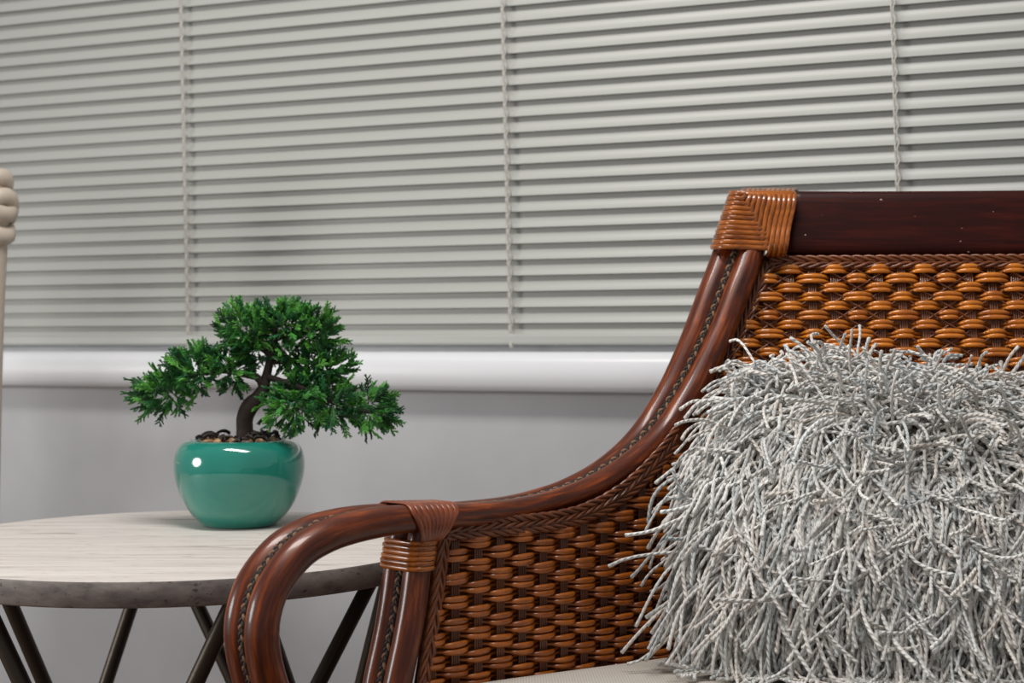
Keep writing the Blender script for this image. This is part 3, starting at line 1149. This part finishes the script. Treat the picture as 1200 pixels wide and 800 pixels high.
# ------------------------------------------------------------------ shaggy pillow
PZ = nrm(NB * 0.70 + np.array([0, 0, 1.0]) + E * 0.20)          # up along the pillow
PX = nrm(E - E.dot(PZ) * PZ)
PY = np.cross(PZ, PX)                                # away from the room
if PY[1] < 0:
    PY = -PY
PA, PB, PCc = 0.238, 0.146, 0.056
PCEN = np.array([0.466, 1.486, 0.598])
pillow = tag(empty('throw_pillow', PCEN - np.array([0, 0, 0.15])), 'shaggy grey and white yarn fringe throw pillow leaning in the armchair', 'pillow')
PO = np.array(pillow.location)


PE = 4.2                                             # squareness of the pillow outline
mb = MB()
nu, nv = 48, 24
V = np.zeros((nu + 1, nv + 1, 3))
for i in range(nu + 1):
    th_ = 2 * math.pi * i / nu
    cx, cz = math.cos(th_), math.sin(th_)
    kx = (abs(cx) ** PE + abs(cz) ** PE) ** (-1 / PE)
    for j in range(nv + 1):
        ph_ = -math.pi / 2 + math.pi * j / nv
        l = np.array([PA * cx * kx * math.cos(ph_), PCc * math.sin(ph_), PB * cz * kx * math.cos(ph_)])
        V[i, j] = PCEN + PX * l[0] + PY * l[1] + PZ * l[2] - PO
mb.grid(V)
mb.build('pillow_core', M['pillow_core'], pillow)

YC = [np.array(srgb(*c)[:3]) for c in ((238, 236, 232), (230, 228, 223), (218, 216, 212), (204, 203, 200), (234, 227, 218), (220, 211, 202), (214, 219, 220), (190, 197, 198), (243, 241, 238), (204, 193, 183), (160, 172, 174))]
YW = np.array([0.16, 0.16, 0.14, 0.10, 0.11, 0.09, 0.07, 0.05, 0.07, 0.035, 0.015]); YW = YW / YW.sum()
LROT = np.stack([PX, PY, PZ])                        # world -> pillow
DOWN = LROT @ np.array([0, 0, -1.0])


NTUFT, NPER, NSTEP = 1560, 4, 10
side = int(math.sqrt(NTUFT * 0.80 * 1.25))
front = []
for gi in range(side + 6):                           # tufts on a jittered grid over the front, then more round the rim
    for gj in range(side - 8):
        u = -1 + 2 * (gi + rng.uniform(0, 1)) / (side + 6)
        v = -1 + 2 * (gj + rng.uniform(0, 1)) / (side - 8)
        if abs(u) ** PE + abs(v) ** PE < 0.97:
            front.append((u, v, False, 0))
for q in range(330):
    a = rng.uniform(0, 2 * math.pi)
    kx = (abs(math.cos(a)) ** PE + abs(math.sin(a)) ** PE) ** (-1 / PE) * 0.985
    front.append((math.cos(a) * kx, math.sin(a) * kx, True, rng.random() < 0.3))
L0, D0, LL, LAY, STF, COLR, SHOW = [], [], [], [], [], [], []
for u, v, rim, backside in front:
    e_ = 0.95 if rim else abs(u) ** PE + abs(v) ** PE
    y = -PCc * math.sqrt(max(0, 1 - e_ ** (2 / PE)))
    if backside:
        y = -y
    l0 = np.array([u * PA, y, v * PB])
    g = nrm(np.array([2 * l0[0] / PA**2, 2 * l0[1] / PCc**2, 2 * l0[2] / PB**2]))
    upp = max(0.0, v)
    d1 = g * rng.uniform(0.05, 0.6) + np.array([u * 0.8, 0, v * 0.3]) * rng.uniform(0.1, 0.9) + rng.normal(size=3) * np.array([0.85, 0.15, 0.40]) * (0.17 + 0.80 * max(0.0, v + 0.15))
    if v < 0.3:
        d1 += DOWN * 0.75 + np.array([-0.16, 0, 0])
    if u < -0.5 and v < 0.1:
        d1 += np.array([-0.30, -0.1, -0.35])
    far = u < -0.55 and v < -0.45
    if far:
        d1 += np.array([-0.60, -0.1, -0.15])
    bc = YC[rng.choice(len(YC), p=YW)]
    lay0 = rng.uniform(0.001, 0.019)
    for m in range(NPER):
        L0.append(l0 + rng.normal(size=3) * np.array([0.004, 0.001, 0.004]))
        D0.append(nrm(d1 + rng.normal(size=3) * 0.22))
        LL.append(rng.uniform(0.052, 0.095) * (0.72 if v > 0.6 else 1.1 if v > -0.4 else 1.25) * (1.3 if far else 1.0))
        LAY.append(lay0 + rng.uniform(0, 0.007))
        STF.append(min(0.95, rng.uniform(0.30, 0.85) + 0.03 * upp) * (0.55 if u < -0.6 else 1.0))
        COLR.append((bc * 0.6 + 0.4 * YC[rng.choice(len(YC), p=YW)]) * rng.uniform(0.84, 1.14))
        SHOW.append(0.0 if backside else 1.0)
p, d, LL, LAY, STF = np.array(L0), np.array(D0), np.array(LL), np.array(LAY), np.array(STF)
NS = len(p)
st = (LL / (NSTEP - 1))[:, None]
curl = rng.normal(size=(NS, 3)) * 0.125


def unit(a):
    return a / (np.linalg.norm(a, axis=1, keepdims=True) + 1e-12)


track = [PCEN + p @ LROT]
for q in range(1, NSTEP):
    d = unit(d + DOWN * ((1 - STF) * 0.55)[:, None] + curl + rng.normal(size=(NS, 3)) * 0.13)
    p = p + d * st
    want = LAY * min(1, q / 3)
    for _ in range(3):                               # keep outside the core, each strand at its own layer
        f = (np.abs(p[:, 0] / PA) ** PE + np.abs(p[:, 2] / PB) ** PE) ** (2 / PE) + (p[:, 1] / PCc) ** 2
        gn = unit(2 * p / np.array([PA, PCc, PB])**2)
        depth = (np.sqrt(np.maximum(f, 1e-6)) - 1) * PCc * 1.1
        p = p + gn * (np.maximum(0, want - depth) * 0.6)[:, None]
    w = PCEN + p @ LROT
    zs = SEAT_Z + 0.0105 + 0.055 * (1.53 - w[:, 1])
    low = w[:, 2] < zs
    w[low, 2] = zs[low] + rng.uniform(0, 0.004, low.sum())
    d[low] = unit(d[low] - (d[low] @ DOWN)[:, None] * DOWN)
    w += NF * np.maximum(0, 0.014 - (w - REF) @ NF)[:, None]      # in front of the chair back and the arm panel
    w += AN * np.maximum(0, 0.013 - (w - A2) @ AN)[:, None]
    p = (w - PCEN) @ LROT.T
    track.append(w)
track = np.array(track).transpose(1, 0, 2)
track[:, 1:-1] = (track[:, :-2] + 2 * track[:, 1:-1] + track[:, 2:]) / 4
big = []
stuff = MB()
for q in range(NS):
    pts = track[q]
    r = rng.uniform(0.0014, 0.0021)
    rr = np.full(NSTEP, r); rr[-1] *= 1.2
    pxl = 600 + pts[:, 0] / pts[:, 1] * F
    pyl = HZ - (pts[:, 2] - CAMZ) / pts[:, 1] * F
    inview = np.mean((pxl > 0) & (pxl < 1200) & (pyl < 800))
    big.append((inview * LL[q] * (LAY[q] + 0.004) * SHOW[q], pts - PO, rr, COLR[q]))
big.sort(key=lambda t: -t[0])
for q, (sc, pts, rr, col) in enumerate(big):
    if q < 300:
        MB().sweep(pts, rr, seg=6, col=col).build('yarn_strand', M['yarn'], pillow, colors=True)
    else:
        stuff.sweep(pts, rr, seg=6, col=col)
tag(stuff.build('yarn_fringe', M['yarn'], pillow, colors=True), kind='stuff')

# ------------------------------------------------------------------ cream chair beside the table
CX = np.array([(-14 - 600) / F * 2.2, 2.2, 0])
cc = tag(empty('side_chair', (CX[0] - 0.2, 2.2, 0)), 'cream painted chair with a knotted top on its back post beside the round table', 'chair')
CO = np.array(cc.location)


def cpart(mb, name):
    o = mb.build(name, M['cream'], cc)
    o.data.transform(Matrix.Translation(-Vector(CO)))
    return o


DCC = 2.2
pp = [(-6, 240), (-9, 290), (-12, 350), (-15, 450), (-18, 600), (-24, 800), (-30, 1000)]
pts = np.array([P(a, b, DCC) for a, b in pp] + [np.array([P(-34, 0, DCC)[0], DCC, 0.012])])
cpart(MB().sweep(smooth_path(pts, 40), 0.022, seg=16), 'back_post')
bodyc = P(-6, 244, DCC)
# knot: fat crossed bands round the post head
for q, (dz, tl, rr) in enumerate(((0.030, 0.9, 0.019), (0.016, -1.0, 0.026), (-0.010, 1.0, 0.027), (-0.030, -0.6, 0.0225))):
    ring_ = [bodyc + np.array([rr * math.cos(a), rr * math.sin(a), dz + tl * rr * math.cos(a + 0.6)]) for a in np.linspace(0, 2 * math.pi, 28, endpoint=False)]
    cpart(MB().sweep(np.array(ring_), 0.0135, 0.0085, up=(0, 0, 1), seg=8, closed=True), 'knot_band')
lx = CX[0] - 0.40
p2 = pts - np.array([0.42, 0, 0])
p2[:, 0] = 2 * (CX[0] - 0.215) - pts[:, 0]
cpart(MB().sweep(smooth_path(p2, 40), 0.022, seg=16), 'back_post')
for z in (0.99, 0.62):
    a = np.array([CX[0] - 0.02, DCC, z]); b = np.array([2 * (CX[0] - 0.215) - CX[0] + 0.02, DCC, z])
    cpart(MB().sweep(np.array([a + (b - a) * t for t in np.linspace(0, 1, 6)]), 0.017, seg=12), 'back_rail')
for q in range(5):
    x = CX[0] - 0.07 - q * 0.072
    cpart(MB().sweep(np.array([[x, DCC, z] for z in np.linspace(0.62, 0.99, 5)]), 0.008, seg=8), 'spindle')
mb = MB()
x0, x1 = CX[0] - 0.43, CX[0] - 0.03
mb.sweep(np.array([[x, DCC - 0.20, 0.45] for x in np.linspace(x0, x1, 6)]), 0.018, 0.20, up=(0, 0, 1), seg=24, sq=6)
cpart(mb, 'seat')
for x in (x0 + 0.03, x1 - 0.03):
    cpart(MB().sweep(np.array([[x, DCC - 0.36, z] for z in np.linspace(0.45, 0.012, 6)]), np.linspace(0.02, 0.015, 6), seg=12), 'leg')
